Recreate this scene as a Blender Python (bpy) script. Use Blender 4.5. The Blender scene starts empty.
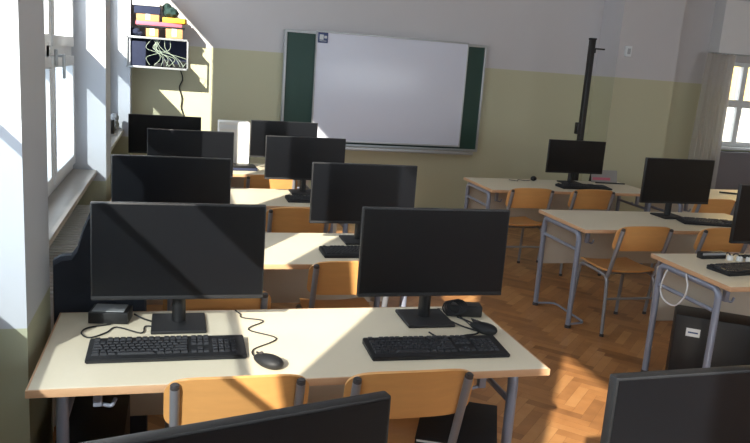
import bpy, bmesh, math, random
from mathutils import Vector, Matrix
random.seed(7)
S = bpy.context.scene
COL = S.collection
R = math.radians

# ------------------------------------------------------------ camera, sky, sun, exposure
def setup_camera():
    f, yaw, pitch, roll, h = 740.998, .270605, .2085528, .0721105, 1.604
    cy, sy, cp, sp = math.cos(yaw), math.sin(yaw), math.cos(pitch), math.sin(pitch)
    F = Vector((sy*cp, cy*cp, -sp)); R0 = Vector((cy, -sy, 0)); U0 = R0.cross(F)
    cr, sr = math.cos(roll), math.sin(roll)
    RR = cr*R0 + sr*U0; UU = -sr*R0 + cr*U0
    cam = bpy.data.cameras.new('camera'); o = bpy.data.objects.new('camera', cam); COL.objects.link(o)
    m = Matrix((RR, UU, -F)).transposed().to_4x4(); m.translation = (0, 0, h)
    o.matrix_world = m
    cam.sensor_width = 36; cam.lens = f*36/750; cam.clip_start = .05; cam.clip_end = 200
    S.camera = o
setup_camera()
S.view_settings.view_transform = 'Standard'; S.view_settings.look = 'None'
S.view_settings.gamma = 1; S.view_settings.use_curve_mapping = False
S.view_settings.exposure = 0.0
W = bpy.data.worlds.new('sky'); S.world = W; W.use_nodes = True
bg = W.node_tree.nodes['Background']; bg.inputs[0].default_value = (.86, .93, 1.0, 1); bg.inputs[1].default_value = 5.0
sl = bpy.data.lights.new('sun', 'SUN'); sl.energy = 13; sl.angle = R(.6); sl.color = (1, .93, .80)
so = bpy.data.objects.new('sun', sl); COL.objects.link(so)
so.location = (-6, -6, 8)
so.rotation_euler = Vector((.65, 1.0, -.65)).to_track_quat('-Z', 'Y').to_euler()
def portal(loc, rot, sx, sy):
    l = bpy.data.lights.new('daylight_portal', 'AREA'); l.shape = 'RECTANGLE'; l.size = sx; l.size_y = sy
    l.cycles.is_portal = True
    o = bpy.data.objects.new('daylight_portal', l); COL.objects.link(o); o.location = loc; o.rotation_euler = rot
for y0, y1, zt in ((-2.6, -.4, 2.95), (.25, 2.227, 2.95), (2.64, 4.76, 2.95), (5.92, 7.3, 2.7)):
    portal((-.78, (y0+y1)/2, (.85+zt)/2), (0, R(-90), 0), zt-.85, y1-y0)
portal((4.0, -3.7, 1.9), (R(90), 0, 0), 6.0, 1.8)
portal((7.3, 7.82, 1.45), (R(-90), 0, 0), 2.0, 1.1)

# ------------------------------------------------------------ materials
def srgb(*c):
    return tuple((x/255/12.92 if x/255 <= .04045 else ((x/255+.055)/1.055)**2.4) for x in c)+(1,)
MATS = {}
def mat(name, col, rough=.6, metal=0, spec=.5, var=0, scale=20, bump=0, stretch=None, coat=0, col2=None):
    m = bpy.data.materials.new(name); m.use_nodes = True; nt = m.node_tree; b = nt.nodes['Principled BSDF']
    b.inputs['Roughness'].default_value = rough; b.inputs['Metallic'].default_value = metal
    b.inputs['Specular IOR Level'].default_value = spec; b.inputs['Coat Weight'].default_value = coat
    b.inputs['Base Color'].default_value = col
    tc = nt.nodes.new('ShaderNodeTexCoord'); mp = nt.nodes.new('ShaderNodeMapping')
    nt.links.new(tc.outputs['Object'], mp.inputs[0])
    if stretch: mp.inputs['Scale'].default_value = stretch
    n = nt.nodes.new('ShaderNodeTexNoise'); n.inputs['Scale'].default_value = scale; n.inputs['Detail'].default_value = 4
    nt.links.new(mp.outputs[0], n.inputs[0])
    mx = nt.nodes.new('ShaderNodeMix'); mx.data_type = 'RGBA'
    c2 = col2 or tuple(max(0, c*(1-var)) for c in col[:3])+(1,)
    mx.inputs[6].default_value = c2; mx.inputs[7].default_value = col
    nt.links.new(n.outputs[0], mx.inputs[0]); nt.links.new(mx.outputs[2], b.inputs['Base Color'])
    if bump:
        bp = nt.nodes.new('ShaderNodeBump'); bp.inputs['Strength'].default_value = bump; bp.inputs['Distance'].default_value = .003
        nt.links.new(n.outputs[0], bp.inputs['Height']); nt.links.new(bp.outputs[0], b.inputs['Normal'])
    MATS[name] = m
    return m
def paint(name, top, low, z, rough=.55):
    """wall paint: pale above a height, olive dado below it"""
    m = mat(name, top, rough, var=.05, scale=3, bump=.15)
    nt = m.node_tree; b = nt.nodes['Principled BSDF']; mx0 = b.inputs['Base Color'].links[0].from_node
    g = nt.nodes.new('ShaderNodeNewGeometry'); s = nt.nodes.new('ShaderNodeSeparateXYZ'); gt = nt.nodes.new('ShaderNodeMath')
    gt.operation = 'GREATER_THAN'; gt.inputs[1].default_value = z
    nt.links.new(g.outputs['Position'], s.inputs[0]); nt.links.new(s.outputs[2], gt.inputs[0])
    mx = nt.nodes.new('ShaderNodeMix'); mx.data_type = 'RGBA'
    nt.links.new(gt.outputs[0], mx.inputs[0]); mx.inputs[6].default_value = low
    nt.links.new(mx0.outputs[2], mx.inputs[7]); nt.links.new(mx.outputs[2], b.inputs['Base Color'])
    return m
WHITE = srgb(202, 200, 202); OLIVE = srgb(190, 188, 158)
wall_m = paint('front_wall_paint', WHITE, OLIVE, 1.65, .5)
wall_l = paint('window_wall_paint', srgb(192, 197, 204), srgb(172, 175, 150), .78, .5)
ceil_m = mat('ceiling_paint', srgb(225, 225, 225), .8, var=.03)
lam_m = mat('cream_laminate', srgb(218, 208, 184), .38, var=.04, scale=60)
edge_m = mat('beech_edge', srgb(200, 158, 120), .5, var=.12, scale=30, stretch=(1, 8, 8))
panel_m = mat('pale_panel_laminate', srgb(205, 196, 180), .5, var=.05)
ply_m = mat('beech_plywood', srgb(222, 163, 98), .36, var=.18, scale=9, stretch=(1, 6, 6), coat=.25)
steel_m = mat('grey_blue_enamel', srgb(136, 142, 158), .35, metal=.25, var=.05)
chair_steel = mat('grey_steel_tube', srgb(150, 153, 160), .32, metal=.5, var=.06)
cap_m = mat('grey_plastic_cap', srgb(62, 58, 58), .5)
blk_m = mat('black_plastic', srgb(23, 24, 26), .42, var=.1)
blk_matte = mat('matte_black_plastic', srgb(21, 22, 25), .6, var=.1)
scr_m = mat('dark_screen_glass', srgb(13, 15, 19), .3, spec=.3, var=.05)
key_m = mat('black_keycaps', srgb(40, 41, 45), .5, var=.1)
alu_m = mat('aluminium', srgb(178, 182, 184), .4, metal=.6, var=.05)
wb_m = mat('whiteboard_enamel', srgb(222, 226, 240), .22, var=.02, scale=2)
gb_m = mat('green_chalkboard', srgb(38, 72, 64), .5, var=.2, scale=4)
upvc = mat('white_window_plastic', srgb(226, 230, 232), .35, var=.02)
rad_m = mat('cream_radiator_enamel', srgb(214, 216, 214), .35, var=.04)
sill_m = mat('stone_sill', srgb(168, 160, 150), .35, var=.25, scale=12)
blue_m = mat('blue_card', srgb(52, 72, 120), .5, var=.2, scale=90)
paper_m = mat('white_paper', srgb(228, 228, 224), .7)
carton = mat('brown_cardboard', srgb(196, 148, 100), .8, var=.1)
pink_m = mat('pink_folder_card', srgb(205, 105, 125), .6, var=.1)
orange_m = mat('orange_folder_card', srgb(240, 170, 40), .6, var=.08)
navy_m = mat('navy_cloth', srgb(40, 48, 74), .9, var=.3, scale=40, bump=.4)
green_cloth = mat('dark_green_cloth', srgb(38, 66, 62), .9, var=.3, scale=40)
grey_bag = mat('grey_film', srgb(120, 124, 130), .45, var=.4, scale=18)
whcable = mat('white_cable_rubber', srgb(215, 215, 215), .5)
facade_m = mat('ochre_render', srgb(236, 196, 110), .9, var=.1, scale=2)
facade_w = mat('pale_render', srgb(240, 232, 212), .9, var=.1, scale=2)
asph = mat('asphalt', srgb(120, 120, 118), .9, var=.2)

def glass(name, tint, fac=.08):
    m = bpy.data.materials.new(name); m.use_nodes = True; nt = m.node_tree; nt.nodes.clear()
    o = nt.nodes.new('ShaderNodeOutputMaterial'); t = nt.nodes.new('ShaderNodeBsdfTransparent'); g = nt.nodes.new('ShaderNodeBsdfGlossy')
    mx = nt.nodes.new('ShaderNodeMixShader'); t.inputs[0].default_value = tint; g.inputs['Roughness'].default_value = .03
    mx.inputs[0].default_value = fac
    nt.links.new(t.outputs[0], mx.inputs[1]); nt.links.new(g.outputs[0], mx.inputs[2]); nt.links.new(mx.outputs[0], o.inputs[0])
    return m
glass_clear = glass('clear_glass', (1, 1, 1, 1), .05)
glass_dull = glass('dimming_glass', (.62, .66, .70, 1), .08)  # tinted to dim the sun coming through the lower panes
def sheer():
    m = bpy.data.materials.new('sheer_curtain'); m.use_nodes = True; nt = m.node_tree; nt.nodes.clear()
    o = nt.nodes.new('ShaderNodeOutputMaterial'); t = nt.nodes.new('ShaderNodeBsdfTransparent')
    d = nt.nodes.new('ShaderNodeBsdfDiffuse'); tl = nt.nodes.new('ShaderNodeBsdfTranslucent')
    a = nt.nodes.new('ShaderNodeMixShader'); b = nt.nodes.new('ShaderNodeMixShader')
    d.inputs[0].default_value = srgb(215, 212, 208); tl.inputs[0].default_value = srgb(230, 222, 212)
    a.inputs[0].default_value = .45; b.inputs[0].default_value = .42
    nt.links.new(d.outputs[0], a.inputs[1]); nt.links.new(tl.outputs[0], a.inputs[2])
    nt.links.new(t.outputs[0], b.inputs[1]); nt.links.new(a.outputs[0], b.inputs[2]); nt.links.new(b.outputs[0], o.inputs[0])
    return m
sheer_m = sheer()

# ------------------------------------------------------------ mesh helpers
class MB:
    def __init__(s): s.bm = bmesh.new()
    def box(s, x0, x1, y0, y1, z0, z1, bev=0, seg=2, M=None):
        b = bmesh.new(); bmesh.ops.create_cube(b, size=1)
        for v in b.verts: v.co = Vector(((x0+x1)/2+v.co.x*(x1-x0), (y0+y1)/2+v.co.y*(y1-y0), (z0+z1)/2+v.co.z*(z1-z0)))
        if bev: bmesh.ops.bevel(b, geom=b.edges[:], offset=bev, segments=seg, affect='EDGES', profile=.6)
        s._add(b, M); return s
    def _add(s, b, M=None):
        if M is not None: bmesh.ops.transform(b, matrix=M, verts=b.verts)
        me = bpy.data.meshes.new('tmp'); b.to_mesh(me); b.free(); s.bm.from_mesh(me); bpy.data.meshes.remove(me)
    def cyl(s, p0, p1, r0, r1=None, n=16, bev=0):
        p0, p1 = Vector(p0), Vector(p1); r1 = r0 if r1 is None else r1
        b = bmesh.new(); bmesh.ops.create_cone(b, cap_ends=True, segments=n, radius1=r0, radius2=r1, depth=(p1-p0).length)
        if bev: bmesh.ops.bevel(b, geom=[e for e in b.edges if e.calc_face_angle(0) > .8], offset=bev, segments=2, affect='EDGES')
        s._add(b, Matrix.Translation((p0+p1)/2) @ (p1-p0).to_track_quat('Z', 'Y').to_matrix().to_4x4()); return s
    def tube(s, pts, r, n=10, fil=0, closed=False, flat=None):
        pts = [Vector(p) for p in pts]
        if fil:
            out = [pts[0]]
            for i in range(1, len(pts)-1):
                a, b, c = pts[i-1], pts[i], pts[i+1]
                d0 = (a-b); d1 = (c-b); f = min(fil, d0.length*.49, d1.length*.49)
                q0 = b+d0.normalized()*f; q1 = b+d1.normalized()*f
                for k in range(7):
                    t = k/6; out.append(q0*(1-t)**2+b*2*t*(1-t)+q1*t*t)
            out.append(pts[-1]); pts = out
        rings = []; up = None
        N = len(pts)
        for i, p in enumerate(pts):
            t = ((pts[(i+1) % N]-pts[i-1]) if closed else (pts[min(i+1, N-1)]-pts[max(i-1, 0)])).normalized()
            if up is None:
                up = Vector((0, 0, 1)) if abs(t.z) < .9 else Vector((1, 0, 0))
            up = (up-t*up.dot(t)); up = up.normalized() if up.length > 1e-5 else t.orthogonal().normalized()
            sd = t.cross(up)
            rx, ry = (r, r) if flat is None else flat
            rings.append([s.bm.verts.new(p+sd*math.cos(2*math.pi*k/n)*rx+up*math.sin(2*math.pi*k/n)*ry) for k in range(n)])
        for i in range(N if closed else N-1):
            a, b = rings[i], rings[(i+1) % N]
            for k in range(n): s.bm.faces.new((a[k], a[(k+1) % n], b[(k+1) % n], b[k]))
        if not closed:
            s.bm.faces.new(rings[0][::-1]); s.bm.faces.new(rings[-1])
        return s
    def sheet(s, fn, nu, nv, th):
        """closed slab around surface fn(u,v)->(point, normal), u,v in 0..1"""
        F = []; B = []
        for i in range(nu+1):
            fr = []; br = []
            for j in range(nv+1):
                p, n = fn(i/nu, j/nv); p = Vector(p); n = Vector(n).normalized()
                fr.append(s.bm.verts.new(p+n*th/2)); br.append(s.bm.verts.new(p-n*th/2))
            F.append(fr); B.append(br)
        for i in range(nu):
            for j in range(nv):
                s.bm.faces.new((F[i][j], F[i+1][j], F[i+1][j+1], F[i][j+1])); s.bm.faces.new((B[i][j+1], B[i+1][j+1], B[i+1][j], B[i][j]))
        for i in range(nu):
            s.bm.faces.new((F[i+1][0], F[i][0], B[i][0], B[i+1][0])); s.bm.faces.new((F[i][nv], F[i+1][nv], B[i+1][nv], B[i][nv]))
        for j in range(nv):
            s.bm.faces.new((F[0][j], F[0][j+1], B[0][j+1], B[0][j])); s.bm.faces.new((F[nu][j+1], F[nu][j], B[nu][j], B[nu][j+1]))
        return s
    def blob(s, c, r, sq=1, n=20, noise=0):
        b = bmesh.new(); bmesh.ops.create_uvsphere(b, u_segments=n, v_segments=max(8, n//2), radius=1)
        for v in b.verts:
            k = 1+noise*(random.random()-.5)
            v.co = Vector((v.co.x*r[0]*k, v.co.y*r[1]*k, v.co.z*r[2]*k))
        s._add(b, Matrix.Translation(c)); return s
    def build(s, name, m, parent=None, loc=None, smooth=True, rotz=0):
        bmesh.ops.recalc_face_normals(s.bm, faces=s.bm.faces)
        me = bpy.data.meshes.new(name); s.bm.to_mesh(me); s.bm.free()
        me.materials.append(m)
        if smooth:
            for p in me.polygons: p.use_smooth = True
            try: me.set_sharp_from_angle(angle=R(35))
            except Exception: pass
        o = bpy.data.objects.new(name, me); COL.objects.link(o)
        if parent: o.parent = parent
        if loc: o.location = loc
        o.rotation_euler.z = rotz
        return o
def tag(o, label, cat, group=None, kind=None):
    if label: o['label'] = label
    if cat: o['category'] = cat
    if group: o['group'] = group
    if kind: o['kind'] = kind
    return o
def empty(name, loc, rz=0, label=None, cat=None, group=None, kind=None):
    o = bpy.data.objects.new(name, None); COL.objects.link(o); o.location = loc; o.rotation_euler.z = rz
    o.empty_display_size = .1
    return tag(o, label, cat, group, kind)
def struct(o): o['kind'] = 'structure'; return o
def kids(o): return [c for c in COL.objects if c.parent == o]
def copy_tree(o, parent=None):
    c = o.copy(); COL.objects.link(c)
    if parent: c.parent = parent
    for ch in kids(o): copy_tree(ch, c)
    return c
def sbox(name, m, *a, parent=None, bev=0):
    o = MB().box(*a, bev=bev).build(name, m, parent, smooth=bool(bev))
    if not parent: struct(o)
    return o

# ------------------------------------------------------------ structure
XL, XR, YF, YB, ZC = -.41, 8.6, 7.6, -3.4, 3.4
# floor: herringbone parquet, one mesh with a tone per block
def floor():
    m = bpy.data.materials.new('parquet'); m.use_nodes = True; nt = m.node_tree; b = nt.nodes['Principled BSDF']
    at = nt.nodes.new('ShaderNodeAttribute'); at.attribute_name = 'tone'
    tc = nt.nodes.new('ShaderNodeTexCoord'); n = nt.nodes.new('ShaderNodeTexNoise'); n.inputs['Scale'].default_value = 14; n.inputs['Detail'].default_value = 6
    n2 = nt.nodes.new('ShaderNodeTexNoise'); n2.inputs['Scale'].default_value = 1.1; n2.inputs['Detail'].default_value = 3
    nt.links.new(tc.outputs['Object'], n.inputs[0]); nt.links.new(tc.outputs['Object'], n2.inputs[0])
    cr = nt.nodes.new('ShaderNodeValToRGB'); e = cr.color_ramp.elements
    e[0].position = 0; e[0].color = srgb(112, 74, 44); e[1].position = 1; e[1].color = srgb(196, 150, 98)
    x = cr.color_ramp.elements.new(.5); x.color = srgb(166, 116, 70)
    ad = nt.nodes.new('ShaderNodeMath'); ad.operation = 'MULTIPLY_ADD'; ad.inputs[1].default_value = .35
    nt.links.new(n.outputs[0], ad.inputs[0]); nt.links.new(at.outputs['Fac'], ad.inputs[2])
    ad2 = nt.nodes.new('ShaderNodeMath'); ad2.operation = 'MULTIPLY_ADD'; ad2.inputs[1].default_value = .5
    nt.links.new(n2.outputs[0], ad2.inputs[0]); nt.links.new(ad.outputs[0], ad2.inputs[2])
    sb = nt.nodes.new('ShaderNodeMath'); sb.operation = 'SUBTRACT'; sb.inputs[1].default_value = .42
    nt.links.new(ad2.outputs[0], sb.inputs[0]); nt.links.new(sb.outputs[0], cr.inputs[0]); nt.links.new(cr.outputs[0], b.inputs['Base Color'])
    b.inputs['Roughness'].default_value = .38; b.inputs['Specular IOR Level'].default_value = .45
    bm = bmesh.new(); lay = bm.faces.layers.float.new('tone')
    f = bm.faces.new([bm.verts.new(v) for v in ((-.75, YB, 0), (XR, YB, 0), (XR, 7.75, 0), (-.75, 7.75, 0))]); f[lay] = .0
    w, L = .055, .275; g = .0006; k = int(round(L/w))
    c45 = math.cos(R(45))
    def rect(x0, y0, x1, y1, tone):
        pts = []
        for x, y in ((x0+g, y0+g), (x1-g, y0+g), (x1-g, y1-g), (x0+g, y1-g)):
            X, Y = (x-y)*c45, (x+y)*c45
            pts.append((X, Y))
        cx = sum(p[0] for p in pts)/4; cyy = sum(p[1] for p in pts)/4
        if not (-.6 < cx < XR-.15 and -.4 < cyy < 7.45): return
        ff = bm.faces.new([bm.verts.new((X, Y, .0012)) for X, Y in pts]); ff[lay] = tone
    for i in range(-190, 210):
        for j in range(-34, 40):
            # herringbone in the rotated frame: horizontal and vertical blocks
            x = i*w; y = i*w + j*2*L
            rect(x, y, x+L, y+w, .30+.42*random.random())
            rect(x, y+w, x+w, y+w+L, .18+.42*random.random())
    me = bpy.data.meshes.new('floor'); bm.to_mesh(me); bm.free(); me.materials.append(m)
    ob = struct(bpy.data.objects.new('floor', me)); COL.objects.link(ob)
floor()
sbox('ceiling', ceil_m, -.95, XR+.2, YB-.2, 7.8, ZC, ZC+.15)
wb_ = MB(); wb_.box(-.95, 1.0, YB-.2, YB, 0, ZC); wb_.box(7.0, XR+.2, YB-.2, YB, 0, ZC)
wb_.box(1.0, 7.0, YB-.2, YB, 0, 1.0); wb_.box(1.0, 7.0, YB-.2, YB, 2.8, ZC)
struct(wb_.build('wall_back', wall_m, smooth=False))
sbox('wall_right', wall_m, XR, XR+.2, YB, 7.8, 0, ZC)
# front wall with window opening on the right
WX0, WX1, WZ0, WZ1 = 6.33, 8.3, .93, 1.93
wf = MB(); wf.box(-.95, WX0, YF, YF+.2, 0, ZC); wf.box(WX1, XR, YF, YF+.2, 0, ZC)
wf.box(WX0, WX1, YF, YF+.2, 0, WZ0); wf.box(WX0, WX1, YF, YF+.2, WZ1, ZC)
struct(wf.build('wall_front', wall_m, smooth=False))
# pilaster on the front wall
sbox('wall_pilaster', wall_m, 4.55, 5.29, 7.2, YF, 0, ZC)
# ceiling beam box over the right window
sbox('trim_1', ceil_m, 5.98, XR, 7.42, YF, 2.01, 2.6)
# window wall: piers, parapets, lintels
wl = MB()
OX = -.80
BAYS = ((-2.6, -.4, 3.05), (.035, 2.227, 3.05), (2.64, 4.80, 3.13), (5.14, 7.3, 2.95))
prev = YB
for a, b, zt in BAYS:
    wl.box(OX, XL, prev, a, 0, ZC)
    wl.box(OX, -.60, a, b, 0, .82)
    wl.box(OX, XL, a, b, zt, ZC)
    prev = b
wl.box(OX, XL, prev, YF, 0, ZC)
struct(wl.build('wall_left', wall_l, smooth=False))
sbox('baseboard_front', edge_m, XL, 4.55, YF-.018, YF, 0, .07)
for n, (a, b, zt) in enumerate(BAYS):
    s_ = sbox('trim_%d' % (n+2), sill_m, -.66, -.465 if n > 1 else -.53, a+.002, b-.002, .82, .85, bev=.004)

def window(n, y0, y1, z0, z1, mulls, transom, x=-.635, dull=True, bar=True):
    w = empty('window_%d' % n, (x, (y0+y1)/2, z0)); struct(w)
    cy = (y0+y1)/2; fw = .055
    f = MB(); X0, X1 = -.035, .035
    a, b, t = y0-cy, y1-cy, z1-z0
    f.box(X0, X1, a, b, 0, fw, .006); f.box(X0, X1, a, b, t-fw, t, .006)
    f.box(X0, X1, a, a+fw, fw, t-fw, .006); f.box(X0, X1, b-fw, b, fw, t-fw, .006)
    tz = transom-z0
    if bar: f.box(X0, X1, a+fw, b-fw, tz, tz+.07, .006)
    for m in mulls: f.box(X0, X1, m-cy-.045, m-cy+.045, fw, t-fw, .006)
    f.build('window_frame', upvc, w)
    edges = [a+fw]+[v for m in mulls for v in (m-cy-.045, m-cy+.045)]+[b-fw]
    for i in range(0, len(edges), 2):
        e0, e1 = edges[i], edges[i+1]
        if not bar:
            so_ = MB().box(.0, .03, e0-.01, e0+.04, fw-.01, t-fw+.01, .005).box(.0, .03, e1-.04, e1+.01, fw-.01, t-fw+.01, .005).box(.0, .03, e0, e1, fw-.01, fw+.04, .005).box(.0, .03, e0, e1, tz-.004, tz+.006, .001).build('sash', upvc, w)
            MB().box(-.004, .004, e0, e1, fw, tz).build('glass_pane', glass_dull, so_, smooth=False)
            MB().box(-.004, .004, e0, e1, tz, t-fw).build('glass_pane', glass_clear, so_, smooth=False)
        for (q0, q1, low) in ((fw, tz, True), (tz+.07, t-fw, False)) if bar else ():
            s = MB(); sw = .045
            s.box(X0+.02, X1+.02, e0-.01, e1+.01, q0-.01, q0+sw, .005); s.box(X0+.02, X1+.02, e0-.01, e1+.01, q1-sw, q1+.01, .005)
            s.box(X0+.02, X1+.02, e0-.01, e0+sw, q0+sw, q1-sw, .005); s.box(X0+.02, X1+.02, e1-sw, e1+.01, q0+sw, q1-sw, .005)
            so_ = s.build('sash', upvc, w)
            MB().box(-.004, .004, e0+sw-.005, e1-sw+.005, q0+sw-.005, q1-sw+.005).build('glass_pane', glass_dull if (low and dull) else glass_clear, so_, smooth=False)
        h = MB(); h.box(X1+.02, X1+.035, e0+.008, e0+.034, tz*.5+.30, tz*.5+.38, .004)
        h.cyl((X1+.03, e0+.021, tz*.5+.35), (X1+.06, e0+.021, tz*.5+.35), .007); h.box(X1+.055, X1+.07, e0+.012, e0+.03, tz*.5+.24, tz*.5+.36, .005)
        h.build('window_handle', alu_m, w)
    return w
window(1, -2.6, -.4, .85, 3.05, (-1.5,), 1.5)
struct(MB().box(-.80, -.70, .075, .25, .852, 3.045, .004).build('trim_7', upvc))  # unseen panel added to leave a thin sun stripe on the desk
window(2, .25, 2.227, .85, 3.05, (), 1.51, bar=False)
window(3, 2.64, 4.80, .85, 3.13, (3.95,), 1.52)
window(4, 5.98, 7.3, .85, 2.95, (), 1.52)
# front right window
def front_window():
    w = empty('window_5', ((WX0+WX1)/2, YF+.06, WZ0)); struct(w)
    hw = (WX1-WX0)/2; t = WZ1-WZ0; f = MB()
    for x in (-hw, -.775, -.27, .29, hw-.07): f.box(x, x+.07, -.03, .03, 0, t, .005)
    f.box(-hw, hw, -.028, .028, 0, .06, .005); f.box(-hw, hw, -.028, .028, t-.05, t, .005); f.box(-hw, hw, -.026, .026, .47, .56, .005)
    f.build('window_frame', upvc, w)
    MB().box(-hw+.02, hw-.02, -.004, .004, .02, t-.02).build('glass_pane', glass_clear, w, smooth=False)
    MB().box(-hw-.03, hw+.03, -.14, -.035, -.03, 0, .004).build('window_sill', upvc, w)
front_window()
w6 = struct(empty('window_6', (4.0, YB-.1, 1.0)))  # unseen window behind the camera, added to brighten the front wall
f_ = MB()
for x in (-3.0, -1.54, -.04, 1.46, 2.92): f_.box(x, x+.08, -.03, .03, 0, 1.8, .005)
f_.box(-3, 3, -.028, .028, 0, .07, .005); f_.box(-3, 3, -.028, .028, 1.73, 1.8, .005)
f_.build('window_frame', upvc, w6)
MB().box(-2.98, 2.98, -.004, .004, .02, 1.78).build('glass_pane', glass_clear, w6, smooth=False)
# unseen blind added to block sun in the bay beside the camera
b_ = MB()
for k in range(48): b_.box(-.56, -.54, 1.08, 1.63, 1.74+k*.027, 1.764+k*.027)
tag(b_.build('window_blind', upvc, smooth=False), 'added narrow slatted blind, unseen, blocking sun in the window bay nearest the camera', 'blind')

b_ = MB().box(-.70, -.60, 5.142, 5.875, .852, 2.94, .004).box(-.70, -.60, 5.92, 5.978, .852, 2.94, .004)  # unseen panels added to block sun, with a slit between them
struct(b_.build('trim_6', upvc, smooth=True))
b_ = MB()  # unseen slats added to shape the sun patches by the rack
for k in range(13):
    if k not in (8, 9): b_.box(-.59, -.575, 5.90, 7.28, 2.585+k*.027, 2.6115+k*.027)
tag(b_.build('window_blind', upvc, smooth=False), 'added white slatted blind, unseen, cutting the sun across the top of the window beside the wall rack', 'blind')
# radiator under the third window
rad = empty('radiator', (-.505, 3.72, 0), 0, 'pale ribbed radiator under the long window sill beside the left desks', 'radiator')
sec0 = MB().box(-.065, .065, -.011, .011, .12, .66, .008, 3)
s0 = sec0.build('radiator_fin', rad_m, rad, (0, -.92, 0))
for k in range(1, 37):
    c = s0.copy(); COL.objects.link(c); c.location = (0, -.92+k*.051, 0)
MB().tube([(0, -.95, .2), (0, .95, .2)], .018).tube([(0, -.95, .6), (0, .95, .6)], .018).tube([(0, .95, .6), (0, 1.02, .6), (0, 1.02, .02)], .012, fil=.03).build('radiator_pipe', rad_m, rad)
for yy in (-.8, .8): MB().box(-.05, .05, yy-.012, yy+.012, 0, .15, .003).build('radiator_foot', rad_m, rad)

rc = empty('grey_panel', (7.2, 7.52, 0), 0, 'dull grey panel below the right window', 'radiator cover')  # plain grey panel added to darken the area under the sill
MB().box(-.98, .98, -.07, .07, .08, .88, .006).build('panel_face', mat('dull_grey_enamel', srgb(112, 108, 112), .5), rc)
for xx in (-.9, .9): MB().box(xx-.03, xx+.03, -.06, .06, 0, .085).build('panel_foot', cap_m, rc)
# unidentified dark shape added between the pier and the left monitor
out = [(-.405, 0), (-.405, .86), (-.38, .875), (-.345, .88), (-.325, .91), (-.305, .98), (-.285, 1.03), (-.25, 1.05), (-.12, 1.045), (-.10, 1.0), (-.09, .5), (-.085, 0)]
b = bmesh.new(); rows = []
for k, (yy, q) in enumerate(((2.66, .97), (2.675, 1.0), (2.715, 1.0), (2.735, .97))):
    rows.append([b.verts.new((-.24+(x+.24)*q, yy, zz*(q*.5+.5))) for x, zz in out])
for k in range(3):
    for i in range(len(out)):
        j = (i+1) % len(out); b.faces.new((rows[k][i], rows[k][j], rows[k+1][j], rows[k+1][i]))
b.faces.new(rows[0]); b.faces.new(rows[3][::-1])
q_ = MB(); q_._add(b)
tag(q_.build('dark_shape', mat('dark_slate', srgb(38, 44, 56), .8, var=.2, scale=30, bump=.2)), 'plain dark slate shape standing between the radiator and the left front monitor', 'covered stand')
# ------------------------------------------------------------ outside the right window
fb = empty('apartment_building', (12.5, 20, -4), 0, 'sunlit ochre building with balconies outside the right window', 'building')
MB().box(-9, 9, 0, 6, 0, 12).build('building_wall', facade_w, fb, smooth=False)
MB().box(-9, 9, -.1, 0, 5.3, 12).build('ochre_band', facade_m, fb, smooth=False)
for k in range(4): MB().box(-8+k*4.2, -5.6+k*4.2, -.9, -.1, 5.0, 5.2, .02).tube([(-8+k*4.2, -.85, 5.9), (-5.6+k*4.2, -.85, 5.9)], .03).build('balcony', alu_m, fb)
for k in range(5):
    for z in (6.1, 2.6): MB().box(-7.6+k*3.5, -6.4+k*3.5, -.14, -.09, z, z+1.5, .02).build('building_window', mat('shop_glass%d' % (k*10+int(z)), srgb(110, 120, 130), .2), fb)
sbox('ground', asph, -30, 40, 8.2, 45, -4.1, -4.0)

# ------------------------------------------------------------ desks
DH, DW, DD = .684, 1.56, .63
def make_desk(inset, foot=False):
    d = empty('school_desk', (0, 0, 0))
    MB().box(.006, DW-.006, .006, DD-.006, DH-.024, DH, .001, 1).build('tabletop', lam_m, d)
    e = MB(); z0, z1 = DH-.0235, DH-.0008
    e.box(0, DW, 0, .0062, z0, z1, .0015); e.box(0, DW, DD-.0062, DD, z0, z1, .0015)
    e.box(0, .0062, .006, DD-.006, z0, z1, .0015); e.box(DW-.0062, DW, .006, DD-.006, z0, z1, .0015)
    e.build('edge_band', edge_m, d)
    for x in (inset, DW-inset):
        s = 1 if x < 1 else -1
        for y, yy in ((.09, 1), (.555, -1)):
            MB().tube([(x, y, .012), (x, y, DH-.043), (x, y+yy*.10, DH-.043)], .0175, 12, fil=.07).build('leg', steel_m, d)
            MB().cyl((x, y, 0), (x, y, .022), .021, .020).build('foot_cap', cap_m, kids(d)[-1])
        MB().tube([(x, .19, DH-.043), (x, .465, DH-.043)], .0175, 12).build('top_rail', steel_m, d)
        MB().tube([(x, .11, DH-.155), (x, .545, DH-.155)], .011, 10).build('side_rail', steel_m, d)
        if foot: MB().tube([(x, .545, .02), (x+s*.14, .53, .02), (x+s*.14, .12, .02), (x, .10, .02)], .008, 8, fil=.05).build('foot_bar', steel_m, d)
        h = MB(); h.box(x+s*.09-.012, x+s*.09+.012, .13, .50, DH-.045, DH-.025, .002)
        h.box(x+s*.09-.012, x+s*.09+.012, .13, .155, DH-.12, DH-.045, .002)
        h.tube([(x+s*.09, .142, DH-.115), (x+s*.13, .142, DH-.125), (x+s*.14, .142, DH-.10)], .006, 8, fil=.01)
        h.build('bag_hook', steel_m, d)
    MB().box(.03, DW-.03, .585, .60, .30, .62, .002).build('modesty_panel', panel_m, d)
    return d
PROTO = {}
def desk(x, y, label):
    ins = .08 if x < 1 else .0201 if abs(x-2.49) < .01 else .02
    if ins not in PROTO: o = PROTO[ins] = make_desk(ins, ins == .0201)
    else: o = copy_tree(PROTO[ins])
    o.location = (x, y, 0); tag(o, label, 'desk', 'cream topped classroom desks'); return o

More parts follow.
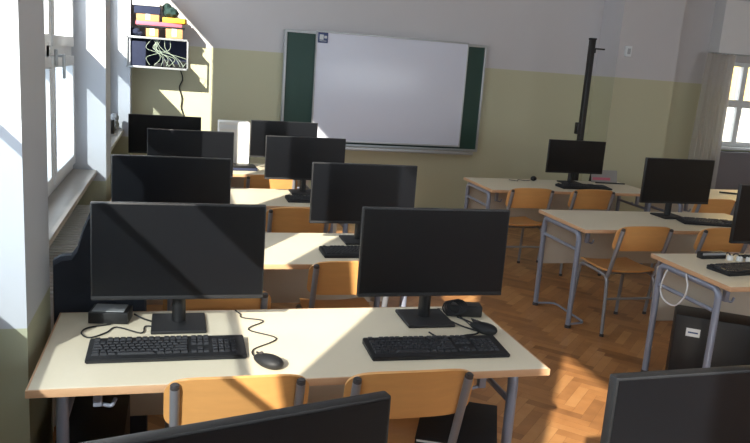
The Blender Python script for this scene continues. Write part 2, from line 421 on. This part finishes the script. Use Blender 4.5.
# ------------------------------------------------------------ chairs
def make_chair():
    c = empty('school_chair', (0, 0, 0))
    # origin is on the floor under the top of the backrest; the chair faces +y
    hx = .172
    def bow(u): return -.030*(1-u*u)
    def back(u, v):
        a = math.sin((u*2-1)*math.pi/2); t = v*2-1
        hh = .084*(.45+.55*max(0, 1-abs(a)**7)**.5)
        zc = .648+.012*(1-a*a)
        z = zc+t*hh
        y = .050+bow(a)-(z-.62)*.29
        return (a*.200, y, z), (a*.25, -1, -.29)
    MB().sheet(back, 28, 10, .010).build('backrest', ply_m, c)
    def seat(u, v):
        a = u*2-1; y = .10+v*.38
        wd = .185*(1-.12*v)*(1-max(0, abs(v*2-1)-.75)**2*1.6)
        z = .418+.012*a*a-.01*math.sin(v*math.pi)-max(0, v-.85)*.16
        return (a*wd, y, z), (0, 0, 1)
    MB().sheet(seat, 14, 16, .011).build('seat', ply_m, c)
    for s in (-1, 1):
        x = s*hx
        MB().tube([(x, .0, .712), (x, .095, .40), (x, .115, .385)], .0135, 12, fil=.02).build('back_post', chair_steel, c)
        MB().cyl((x, .0015, .708), (x, -.003, .724), .0135, .012, bev=.003).build('post_cap', cap_m, kids(c)[-1])
        MB().tube([(x*1.06, .06, .012), (x, .10, .39), (x, .24, .397)], .0115, 12, fil=.05).build('rear_leg', chair_steel, c)
        MB().cyl((x*1.06, .06, 0), (x*1.06, .06, .02), .0145, .013).build('foot_cap', cap_m, kids(c)[-1])
        MB().tube([(x*1.06, .47, .012), (x, .43, .397), (x, .24, .397)], .0115, 12, fil=.05).build('front_leg', chair_steel, c)
        MB().cyl((x*1.06, .47, 0), (x*1.06, .47, .02), .0145, .013).build('foot_cap', cap_m, kids(c)[-1])
    for yy in (.20, .40): MB().tube([(-hx, yy, .385), (hx, yy, .385)], .009).build('seat_bar', chair_steel, c)
    MB().tube([(-hx*1.03, .082, .245), (hx*1.03, .082, .245)], .008).build('stretcher', chair_steel, c)
    return c
proto_chair = make_chair(); chair_first = [True]
def chair(x, y, rz, label):
    if chair_first[0]: o = proto_chair; chair_first[0] = False
    else: o = copy_tree(proto_chair)
    o.location = (x, y, 0); o.rotation_euler.z = R(rz); tag(o, label, 'chair', 'beech plywood school chairs'); return o

# ------------------------------------------------------------ monitors, keyboards, mice
def make_monitor():
    m = empty('monitor', (0, 0, 0))   # origin at desk level under the screen; faces -y
    w, z0, z1 = .555, .108, .433
    b = MB().box(-w/2, w/2, -.010, .012, z0, z1, .004, 2)
    b.box(-w*.36, w*.36, .010, .034, z0+.05, z1-.06, .012, 3)
    b.build('housing', blk_m, m)
    MB().box(-w/2+.005, w/2-.005, -.0112, -.0095, z0+.016, z1-.005).build('display', scr_m, m, smooth=False)
    MB().box(-w/2+.002, w/2-.002, -.0122, -.0098, z0+.001, z0+.014, .0008).build('chin_strip', blk_matte, m)
    MB().cyl((0, .055, .012), (0, .055, .17), .023, .021, 20).box(-.03, .03, .030, .062, .14, .23, .006).build('neck', blk_m, m)
    MB().box(-.09, .09, -.05, .13, 0, .012, .005, 3).build('base', blk_matte, m)
    return m
proto_mon = make_monitor(); mon_first = [True]
def monitor(x, y, label, rz=0, hs=1.0, group='black flat screen monitors'):
    if mon_first[0]: o = proto_mon; mon_first[0] = False
    else: o = copy_tree(proto_mon)
    o.location = (x, y, DH); o.rotation_euler.z = R(rz); o.scale.z = hs; tag(o, label, 'monitor', group); return o
def make_keyboard():
    k = empty('keyboard', (0, 0, 0))
    L, D = .472, .152
    def top(x, y): return .013+(y+D/2)/D*.010
    b = bmesh.new(); bmesh.ops.create_cube(b, size=1)
    for v in b.verts:
        x = v.co.x*L; y = v.co.y*D; v.co = Vector((x, y, 0 if v.co.z < 0 else top(x, y)))
    bmesh.ops.bevel(b, geom=b.edges[:], offset=.003, segments=2, affect='EDGES')
    body = MB(); body._add(b); body.build('keyboard_body', blk_matte, k)
    ks = MB()
    def key(x, y, w, d):
        z = top(x, y)
        bb = bmesh.new(); bmesh.ops.create_cube(bb, size=1)
        for v in bb.verts:
            t = .82 if v.co.z > 0 else 1
            v.co = Vector((x+v.co.x*w*t, y+v.co.y*d*t, z-.001+(v.co.z+.5)*.007))
        ks._add(bb)
    p = .0188
    rows = [( .060, [1]*1+[0]+[1]*4+[.5]+[1]*4+[.5]+[1]*4), (.034, [1]*13+[2]), (.0155, [1.5]+[1]*12+[1.5]), (-.003, [1.75]+[1]*11+[2.25]),
            (-.0215, [1.25]+[1]*11+[2.75]), (-.040, [1.25, 1.25, 1.25, 6.25, 1.25, 1.25, 1.25, 1.25])]
    for y, ws in rows:
        x = -L/2+.014
        for w in ws:
            if w not in (0, .5) : key(x+w*p/2, y, w*p-.0022, .0165)
            x += (w if w != 0 else 1)*p
    x1 = -L/2+.014+15*p+.008
    for i in range(3):
        key(x1+(i+.5)*p, .060, p-.0022, .0165); key(x1+(i+.5)*p, .034, p-.0022, .0165); key(x1+(i+.5)*p, .0155, p-.0022, .0165); key(x1+(i+.5)*p, -.040, p-.0022, .0165)
    key(x1+1.5*p, -.0215, p-.0022, .0165)
    x2 = x1+3*p+.008
    for i in range(4):
        for y in (.034, .0155, -.003, -.0215, -.040): key(x2+(i+.5)*p, y, p-.0022, .0165)
    tag(ks.build('keys', key_m, k, smooth=False), None, None, kind='stuff')
    return k
proto_kb = make_keyboard(); kb_first = [True]
def keyboard(x, y, rz, label):
    if kb_first[0]: o = proto_kb; kb_first[0] = False
    else: o = copy_tree(proto_kb)
    o.location = (x, y, DH); o.rotation_euler.z = R(rz); tag(o, label, 'keyboard', 'black keyboards'); return o
def mouse(x, y, rz, label):
    o = empty('computer_mouse', (x, y, DH), R(rz), label, 'mouse', 'black computer mice')
    b = bmesh.new(); bmesh.ops.create_uvsphere(b, u_segments=24, v_segments=14, radius=1)
    for v in b.verts:
        c = v.co
        w = .031*(1-.12*c.y)
        v.co = Vector((c.x*w, c.y*.056, max(0, .017+c.z*.020*(1-.25*c.y))))
    m = MB(); m._add(b); m.build('mouse_body', blk_matte, o)
    MB().cyl((-.004, .030, .030), (.004, .030, .030), .008, n=14).build('scroll_wheel', cap_m, o)
    MB().box(-.0006, .0006, .012, .05, .027, .0335).build('button_gap', blk_m, o)
    return o
def cable(pts, r, label, m=blk_matte, name='cable', rz=0):
    # smooth through the points
    P = [Vector(p) for p in pts]; out = []
    for i in range(len(P)-1):
        a = P[max(i-1, 0)]; b = P[i]; c = P[i+1]; d = P[min(i+2, len(P)-1)]
        for k in range(6):
            t = k/6; out.append(.5*((2*b)+(c-a)*t+(2*a-5*b+4*c-d)*t*t+(3*b-a-3*c+d)*t*t*t))
    out.append(P[-1])
    return tag(MB().tube(out, r, 6).build(name, m), label, 'cable')

# ------------------------------------------------------------ place desks
LX = -.38
desk(LX, .72, 'desk at the camera, below the frame, carrying the two nearest monitors')
desk(LX, 2.01, 'front left desk, sunlit cream top with two monitors and two keyboards')
desk(LX, 3.25, 'second desk in the left column, behind the sunlit front desk')
desk(LX, 4.60, 'third desk in the left column, narrow strip between monitors')
desk(LX, 5.86, 'farthest desk in the left column, below the whiteboard left end')
desk(2.57, 2.84, 'nearest desk in the right column with white cable and black tower under it')
desk(2.49, 4.04, 'middle desk in the right column with one monitor and keyboard')
desk(2.47, 5.45, 'rear desk in the right column by the tall black pole')
desk(4.12, 5.20, 'far right desk catching window glare below the curtain')

# ------------------------------------------------------------ place chairs
chair(.18, 1.925, 0, 'sunlit orange plywood chair at left half of the front desk')
chair(.685, 1.915, 0, 'plywood chair with black folder on its seat at the front desk')
chair(.165, 2.705, 0, 'plywood chair behind the front desk, mostly hidden by its left monitor')
chair(.78, 3.10, 0, 'half sunlit plywood chair pushed under the second left desk')
chair(.72, 4.28, 0, 'shaded plywood chair at the third desk in the left column')
chair(.70, 5.50, 0, 'plywood chair at the farthest desk in the left column')
chair(2.84, 3.90, 0, 'plywood chair standing at left half of the middle right desk')
chair(3.43, 3.89, 0, 'plywood chair at right half of the middle right desk, under the monitor')
chair(2.72, 5.23, 0, 'plywood chair at left end of the rear right desk')
chair(3.28, 5.25, 0, 'plywood chair in front of the rear monitor by the black pole')
chair(4.22, 4.95, 0, 'plywood chair at the far right desk, seen past the middle monitor')
chair(3.08, 2.50, 0, 'plywood chair cut by the right picture edge at the nearest right desk')

# ------------------------------------------------------------ monitors etc.
monitor(.05, .935, 'nearest monitor, angled, its top edge crossing the bottom left of the picture', 14)
monitor(1.00, 1.035, 'nearest monitor at the bottom right corner of the picture', 2)
monitor(.02, 2.45, 'left monitor on the sunlit front desk')
monitor(.91, 2.45, 'right monitor on the sunlit front desk')
monitor(-.012, 3.66, 'left monitor on the second left desk', hs=0.97)
monitor(.945, 3.66, 'right monitor on the second left desk, its stand above an orange chair', hs=0.965)
monitor(.10, 5.03, 'left monitor on the third left desk', hs=0.95)
monitor(.87, 5.05, 'right monitor on the third left desk', hs=0.92)
monitor(-.08, 6.12, 'left monitor on the farthest left desk, below the wall rack', hs=0.945)
monitor(.87, 6.14, 'right monitor on the farthest left desk, below the whiteboard', hs=0.94)
monitor(3.19, 3.28, 'monitor cut by the right picture edge on the nearest right desk')
monitor(3.42, 4.45, 'monitor on the middle right desk', hs=0.98)
monitor(3.43, 5.87, 'monitor on the rear right desk in front of the black pole', hs=0.9)

keyboard(-.012, 2.25, 0, 'keyboard under the left monitor of the front desk')
keyboard(.85, 2.19, -1, 'keyboard under the right monitor of the front desk')
keyboard(.93, 3.43, 0, 'keyboard with sunlight beside it on the second left desk')
keyboard(.95, 4.80, 0, 'keyboard on the third left desk in front of its right monitor')
keyboard(2.93, 3.12, 8, 'keyboard on the nearest right desk beside white plugs')
keyboard(3.62, 4.26, -14, 'keyboard on the middle right desk below its monitor')
keyboard(3.42, 5.66, 0, 'keyboard on the rear right desk below its monitor')
mouse(.282, 2.115, 40, 'mouse at right of the left keyboard on the front desk')
mouse(1.085, 2.345, 35, 'mouse near the right end of the front desk')

z = DH+.004
cable([(.246, 2.16, z+.008), (.25, 2.24, z), (.335, 2.33, z), (.25, 2.42, z), (.31, 2.50, z), (.24, 2.54, z), (.235, 2.58, z), (.22, 2.62, z)], .0022, 'thin mouse cable running back beside the left keyboard')
cable([(1.052, 2.39, z+.008), (1.06, 2.46, z), (1.05, 2.56, z), (1.0, 2.60, z)], .0022, 'thin cable leaving the mouse near the right end of the front desk')
# adapter box with silver top, left of the left monitor base
a = empty('docking_box', (-.205, 2.555, DH), R(-8), 'black box with silver lid beside the left monitor base', 'box')
MB().box(-.065, .065, -.045, .045, 0, .040, .004).build('box_body', blk_m, a)
MB().box(-.055, .050, -.035, .040, .040, .043, .001).build('box_lid', alu_m, a)
cable([(-.20, 2.50, z), (-.27, 2.47, z), (-.285, 2.42, z), (-.255, 2.38, z), (-.21, 2.42, z), (-.18, 2.47, z), (-.10, 2.41, z), (-.09, 2.47, z), (-.065, 2.47, z)], .0025, 'black cable looped in front of the silver lidded box')
cable([(-.13, 2.57, z+.01), (-.10, 2.55, z), (-.065, 2.515, z)], .003, 'short cable between silver lidded box and the left monitor base')
# adapter bundle at right monitor
a = empty('power_adapter', (1.085, 2.535, DH), R(-12), 'black power adapter and coiled lead beside the right monitor base', 'adapter')
MB().box(-.075, .065, -.03, .03, 0, .045, .008, 3).build('adapter_body', blk_m, a)
w = MB()
for k in range(4):
    w.tube([(-.055+.008*k+.034*math.cos(t*.52), -.03+.030*math.sin(t*.52)*.35, .034+.026*math.sin(t*.52)+.002*k) for t in range(13)], .0034, 6)
w.build('coiled_lead', blk_matte, a)
cable([(1.04, 2.49, z+.004), (1.08, 2.42, z), (1.06, 2.33, z), (1.00, 2.31, z), (.96, 2.29, z), (.90, 2.30, z), (.88, 2.35, z)], .003, 'black lead looping behind the right keyboard on the front desk')
cable([(1.09, 2.47, z+.002), (1.13, 2.40, z), (1.10, 2.33, z), (1.04, 2.38, z), (1.0, 2.46, z)], .003, 'black lead loop between adapter and mouse on the front desk')
# folder on the chair seat
f = empty('black_folder', (.935, 2.14, .4315), R(-24), 'black folder lying on the seat of the chair at the front desk', 'folder')
MB().box(-.13, .13, -.16, .16, 0, .004, .001).build('folder_cover', blk_matte, f)
MB().box(-.125, .128, -.155, .155, .004, .014, .001).build('folder_pages', paper_m, f)
MB().box(-.13, .13, -.16, .16, .014, .018, .001).build('folder_cover', blk_matte, f)

# computer towers under the desks
def tower(x, y, rz, h, label):
    t = empty('computer_tower', (x, y, 0), R(rz), label, 'computer tower')
    MB().box(-.10, .10, -.20, .20, .012, h, .006).build('tower_case', blk_m, t)
    MB().box(-.094, .094, -.212, -.198, .02, h-.01, .004).build('tower_front', blk_matte, t)
    MB().cyl((0, -.211, h-.06), (0, -.216, h-.06), .012).build('power_button', alu_m, t)
    for sx in (-.075, .075):
        for sy in (-.16, .16): MB().cyl((sx, sy, 0), (sx, sy, .013), .014).build('foot', blk_matte, t)
    return t
t1 = tower(2.83, 3.20, 55, .41, 'black computer tower with white sticker under the nearest right desk')
st = MB().box(-.1012, -.0998, .07, .14, .30, .345).build('sticker', paper_m, t1)
MB().box(-.1016, -.1011, .08, .13, .318, .326).build('sticker_print', blue_m, st)
tower(-.24, 2.33, 0, .42, 'black computer tower under the left end of the front desk')

# nearest right desk: black box, plugs, hanging cable
a = empty('power_strip_box', (2.885, 3.37, DH), R(4), 'small black box with grey front standing on the nearest right desk', 'box')
MB().box(-.085, .085, -.02, .02, 0, .036, .003).build('box_body', blk_m, a)
MB().box(-.08, .08, -.0212, -.0198, .022, .034).build('box_strip', alu_m, a)
for i, (px, py, lab) in enumerate(((2.975, 3.33, 'white plug nearest the small black box on the right desk'), (3.02, 3.31, 'white plug between two others on the right desk'), (3.066, 3.29, 'white plug nearest the picture edge on the right desk'))):
    p = empty('white_plug', (px, py, DH), R(20*i), lab, 'plug', 'white plugs on the right desk')
    MB().cyl((0, 0, 0), (0, 0, .026), .019, .016, 18, bev=.003).build('plug_body', paper_m, p)
    MB().tube([(0, 0, .024), (0, .012, .036), (0, .03, .034), (.005, .05, .012)], .004, 8, fil=.01).build('plug_lead', blk_matte, p)
cable([(2.60, 3.33, .655), (2.553, 3.307, .60), (2.55, 3.316, .52), (2.55, 3.271, .475), (2.55, 3.186, .475), (2.55, 3.127, .536), (2.55, 3.11, .60), (2.56, 3.14, .64), (2.60, 3.20, .656)], .0045, 'white cable hanging in a loop from the nearest right desk', whcable)

# middle & rear right desks
a = empty('desk_calendar', (3.84, 6.02, DH), R(-3), 'small grey and pink desk calendar leaning beside the rear right monitor', 'calendar')
MB().box(-.13, .13, -.004, .004, 0, .115, .002, M=Matrix.Rotation(R(-12), 4, 'X')).build('calendar_page', mat('grey_card', srgb(150, 148, 146), .7), a)
MB().box(-.12, .06, -.0052, -.0042, .02, .045, M=Matrix.Rotation(R(-12), 4, 'X')).build('calendar_print', pink_m, a)
MB().box(-.13, .13, -.004, .004, 0, .112, .002, M=Matrix.Translation((0, .05, 0)) @ Matrix.Rotation(R(12), 4, 'X')).build('calendar_back', cap_m, a)
a = empty('webcam', (3.10, 5.98, DH), 0, 'small black webcam lying left of the rear right monitor', 'webcam')
MB().blob((0, 0, .022), (.03, .022, .022)).build('webcam_body', blk_m, a)
MB().cyl((0, -.018, .022), (0, -.025, .022), .010).build('webcam_lens', scr_m, a)
cable([(3.08, 5.98, z+.006), (3.02, 5.96, z), (2.96, 6.0, z), (2.92, 5.93, z), (2.86, 5.98, z)], .003, 'thin cable trailing left from the webcam on the rear right desk')
tag(MB().tube([(3.72, 5.97, DH+.006), (4.0, 5.93, DH+.006)], .006).build('pointer_stick', blk_m), 'thin dark stick lying right of the rear monitor', 'pointer')
tag(MB().tube([(4.78, 5.62, DH+.007), (4.98, 5.52, DH+.007)], .007).build('marker_pen', blk_m), 'dark marker lying on the far right desk under the window', 'marker')

# farthest left desk: white case, laptop stack, paper
a = empty('white_computer_case', (.47, 6.29, DH), 0, 'white computer case standing on the farthest left desk', 'computer case')
MB().box(-.13, .125, -.09, .09, .008, .375, .008).build('case_body', paper_m, a)
MB().box(-.12, .115, -.0915, -.0895, .315, .35).build('drive_slot', upvc, a)
MB().box(.120, .134, -.088, .088, .01, .37, .003).build('case_edge', blk_m, a)
for sx in (-.1, .09): MB().box(sx-.012, sx+.012, -.08, .08, 0, .01).build('foot', blk_matte, a)
o = MB().box(-.15, .15, -.07, .07, 0, .022, .004).build('closed_laptop', navy_m, None, (.50, 6.10, DH+.0)); tag(o, 'closed dark laptop lying in front of the white case', 'laptop')
o = MB().box(-.13, .14, -.06, .06, 0, .02, .003).build('dark_binder', blk_m, None, (.49, 6.10, DH+.022), rotz=.06); tag(o, 'dark binder lying on top of the closed laptop', 'binder')
cable([(.33, 6.20, DH+.045), (.40, 6.16, DH+.10), (.385, 6.18, DH+.17), (.36, 6.2, DH+.22)], .004, 'dark cable rising in front of the white computer case', blk_matte)

# ------------------------------------------------------------ board
BY = 7.52
g = empty('chalkboard', (2.10, BY, .77), 0, 'dark green chalkboard behind the sliding whiteboard, green at both sides', 'chalkboard')
MB().box(-1.055, 1.055, -.012, .03, .0, 1.09, .002).build('board_surface', gb_m, g)
fr = MB(); fr.box(-1.075, 1.075, -.022, .05, 1.085, 1.112, .003); fr.box(-1.075, 1.075, -.022, .05, -.02, .005, .003)
fr.box(-1.075, -1.051, -.022, .05, .0, 1.09, .003); fr.box(1.051, 1.075, -.022, .05, .0, 1.09, .003)
fr.build('board_frame', alu_m, g)
MB().box(-.85, .98, -.13, -.02, -.045, -.03, .003).box(-.85, .98, -.135, -.125, -.045, -.012, .003).build('chalk_tray', alu_m, g)
w = empty('whiteboard', (2.14, BY-.045, .81), 0, 'large white sliding board in front of the green chalkboard', 'whiteboard')
MB().box(-.80, .80, -.012, .008, 0, 1.07, .002).build('board_surface', wb_m, w)
fr = MB(); fr.box(-.81, .81, -.018, .018, 1.065, 1.082, .003); fr.box(-.81, .81, -.018, .018, -.014, .003, .003)
fr.box(-.81, -.798, -.018, .018, 0, 1.07, .002); fr.box(.798, .81, -.018, .018, 0, 1.07, .002)
fr.build('board_frame', alu_m, w)
s = empty('notice_card', (1.40, BY-.0615, 1.825), 0, 'small blue card stuck on the top left corner of the whiteboard', 'notice')
MB().box(-.05, .05, 0, .003, -.05, .05).build('card_sheet', blue_m, s, smooth=False)
pp = MB(); pp.box(-.035, .005, -.001, 0, -.02, .03); pp.box(.012, .04, -.001, 0, -.005, .02); pp.box(-.035, .035, -.001, 0, -.034, -.028)
pp.build('card_print', alu_m, s, smooth=False)

# ------------------------------------------------------------ black pole stand
p = empty('pole_stand', (4.02, 6.85, 0), 0, 'tall black pole stand with short side arm behind the rear desk', 'stand')
MB().box(-.023, .030, -.025, .025, .03, 2.0, .004).build('pole', blk_m, p)
MB().box(-.026, .034, -.03, .03, 1.995, 2.015, .004).build('pole_cap', blk_matte, p)
MB().box(.028, .15, -.012, .012, 1.905, 1.920, .003).box(.028, .05, -.012, .012, 1.87, 1.91, .003).build('side_arm', blk_m, p)
MB().box(-.062, -.022, -.03, .03, 1.05, 1.17, .01).build('clamp', blk_m, p)
MB().box(-.25, .25, -.04, .04, 0, .035, .01).box(-.04, .04, -.25, .25, 0, .034, .01).build('foot_cross', blk_matte, p)

# switch on the pilaster
a = empty('light_switch', (4.66, 7.2, 1.93), 0, 'small pale box switch high on the white pilaster', 'switch')
MB().box(-.035, .035, -.03, 0, -.055, .055, .005).build('switch_box', upvc, a)
MB().box(-.018, .018, -.036, -.029, -.03, .03, .003).build('rocker', mat('rocker', srgb(170, 175, 180), .4), a)

# sheer curtain
def cur(u, v):
    x = 5.80+u*.36; y = 7.36+.025*math.sin(u*42)+.01*math.sin(u*17+v*3)
    return (x-.06*(1-v)*(1-u), y, .12+v*1.88), (0, 1, 0)
c = empty('curtain', (6.1, 7.36, 2.0), 0, 'sheer beige curtain hanging left of the right window', 'curtain')
MB().sheet(cur, 90, 8, .001).build('curtain_cloth', sheer_m, c, (-6.1, -7.36, -2.0))
MB().tube([(-.3, 0, .0), (2.3, 0, .0)], .009).build('curtain_rail', alu_m, c)

# ------------------------------------------------------------ wall rack with cables and the pile on it
rk = empty('wall_rack', (-.17, 7.58, 1.42), 0, 'wall rack with tangled cables behind a metal frame, high in the left corner', 'rack')
RW = .275
f = MB()
for zz in (0, .265): f.box(-RW, RW, -.30, -.285, zz, zz+.018, .002); f.box(-RW, -RW+.015, -.30, 0, zz, zz+.018, .002); f.box(RW-.015, RW, -.30, 0, zz, zz+.018, .002)
for xx in (-RW, RW-.014): f.box(xx, xx+.014, -.30, -.286, 0, .283, .002)
f.build('rack_frame', alu_m, rk)
MB().box(-RW+.01, RW-.01, -.28, -.01, .275, .283).box(-RW+.01, RW-.01, -.28, -.01, 0, .01).build('rack_shelf', alu_m, rk)
MB().box(-RW+.01, RW-.01, -.03, -.01, .01, .275).box(-RW+.02, -RW+.17, -.26, -.04, .01, .24, .006).build('rack_interior', navy_m, rk)
cb = MB()
for k in range(10):
    x0 = random.uniform(-.08, .24); x1 = random.uniform(-.1, .24)
    cb.tube([(x0, -.26, .26), (x0+random.uniform(-.08, .08), -.275, .18), (x1+random.uniform(-.08, .08), -.265, .10), (x1, -.26, .03)], .0022, 6, fil=.06)
tag(cb.build('patch_cables', mat('grey_green_cable', srgb(150, 165, 150), .5), rk), None, None, kind='stuff')
for k, xx in enumerate((.0, .08, .16, .22)):
    MB().box(xx-.03, xx+.03, -.2, -.04, .015, .05+.03*(k % 2), .003).build('network_unit', blk_m, rk)
cable([(.04, 7.575, 1.41), (.06, 7.585, 1.33), (.03, 7.585, 1.25), (.055, 7.585, 1.15), (.05, 7.585, 1.05), (.09, 7.585, .95)], .006, 'dark cable hanging down the wall under the rack')
z0 = 1.705
def carton_box(x0, x1, y0, y1, za, zb, label, m=carton):
    e = empty('cardboard_box', ((x0+x1)/2, (y0+y1)/2, za), 0, label, 'box')
    hx, hy = (x1-x0)/2, (y1-y0)/2
    MB().box(-hx, hx, -hy, hy, 0, zb-za, .002).build('box_body', m, e)
    MB().box(-.02, .02, -hy-.0006, hy+.0006, (zb-za)*.2, zb-za+.0006).build('tape', paper_m, e)
    return e
carton_box(-.275, -.165, 7.31, 7.5, z0, z0+.075, 'small brown carton in the middle of the rack top')
carton_box(-.10, .05, 7.30, 7.5, z0, z0+.085, 'brown carton at the right end of the rack top')
o = MB().blob((0, 0, .038), (.055, .07, .038), noise=.15).blob((.03, 0, .025), (.045, .06, .025), noise=.2).build('camera_bag', navy_m, None, (-.372, 7.40, z0)); tag(o, 'lumpy dark bag at the left end of the rack top', 'bag')
o = MB().box(-.21, .21, -.10, .10, 0, .004).box(-.21, .19, -.10, .10, .004, .012).box(-.21, .21, -.10, .10, .012, .016, M=None).build('dark_folder', blk_m, None, (-.14, 7.40, z0+.086)); tag(o, 'thin dark folder lying on the two brown cartons', 'folder')
o = MB().box(-.20, .21, -.10, .10, 0, .035, .004).build('pink_folder', pink_m, None, (-.165, 7.40, z0+.102)); tag(o, 'pink folder stacked on the cartons above the rack', 'folder')
o = MB().box(-.10, .10, -.11, .11, 0, .045, .003).build('orange_box', orange_m, None, (-.02, 7.40, z0+.138), rotz=-.1); tag(o, 'bright orange flat box on the pink folder at the right', 'box')
carton_box(-.36, -.16, 7.32, 7.48, z0+.138, z0+.20, 'brown carton with dark band on the pink folder at the left')
o = MB().box(-.115, .115, -.08, .08, 0, .07, .005).build('black_case', navy_m, None, (-.265, 7.40, z0+.202)); tag(o, 'dark navy case between the brown carton and the white box', 'case')
o = MB().box(-.12, .12, -.09, .09, 0, .10, .004).build('white_box', paper_m, None, (-.275, 7.40, z0+.273)); tag(o, 'white box on top of the pile above the rack', 'box')
o = MB().blob((0, 0, .05), (.07, .08, .05), noise=.25).blob((-.03, 0, .09), (.04, .05, .04), noise=.25).build('crumpled_cloth', green_cloth, None, (-.06, 7.40, z0+.183)); tag(o, 'crumpled dark green cloth on the orange box', 'cloth')

# things on the last sill
o = MB().blob((0, 0, .06), (.05, .09, .06), noise=.25).blob((.01, .05, .11), (.035, .05, .05), noise=.3).build('crumpled_bag', grey_bag, None, (-.545, 7.10, .85)); tag(o, 'crumpled grey plastic bag on the far window sill', 'bag')
o = MB().tube([(0, 0, 0), (0, 0, .01), (0, .0, .12)], .025, 12).build('dark_bottle', blk_m, None, (-.54, 6.85, .851)); tag(o, 'small dark bottle on the far window sill', 'bottle')
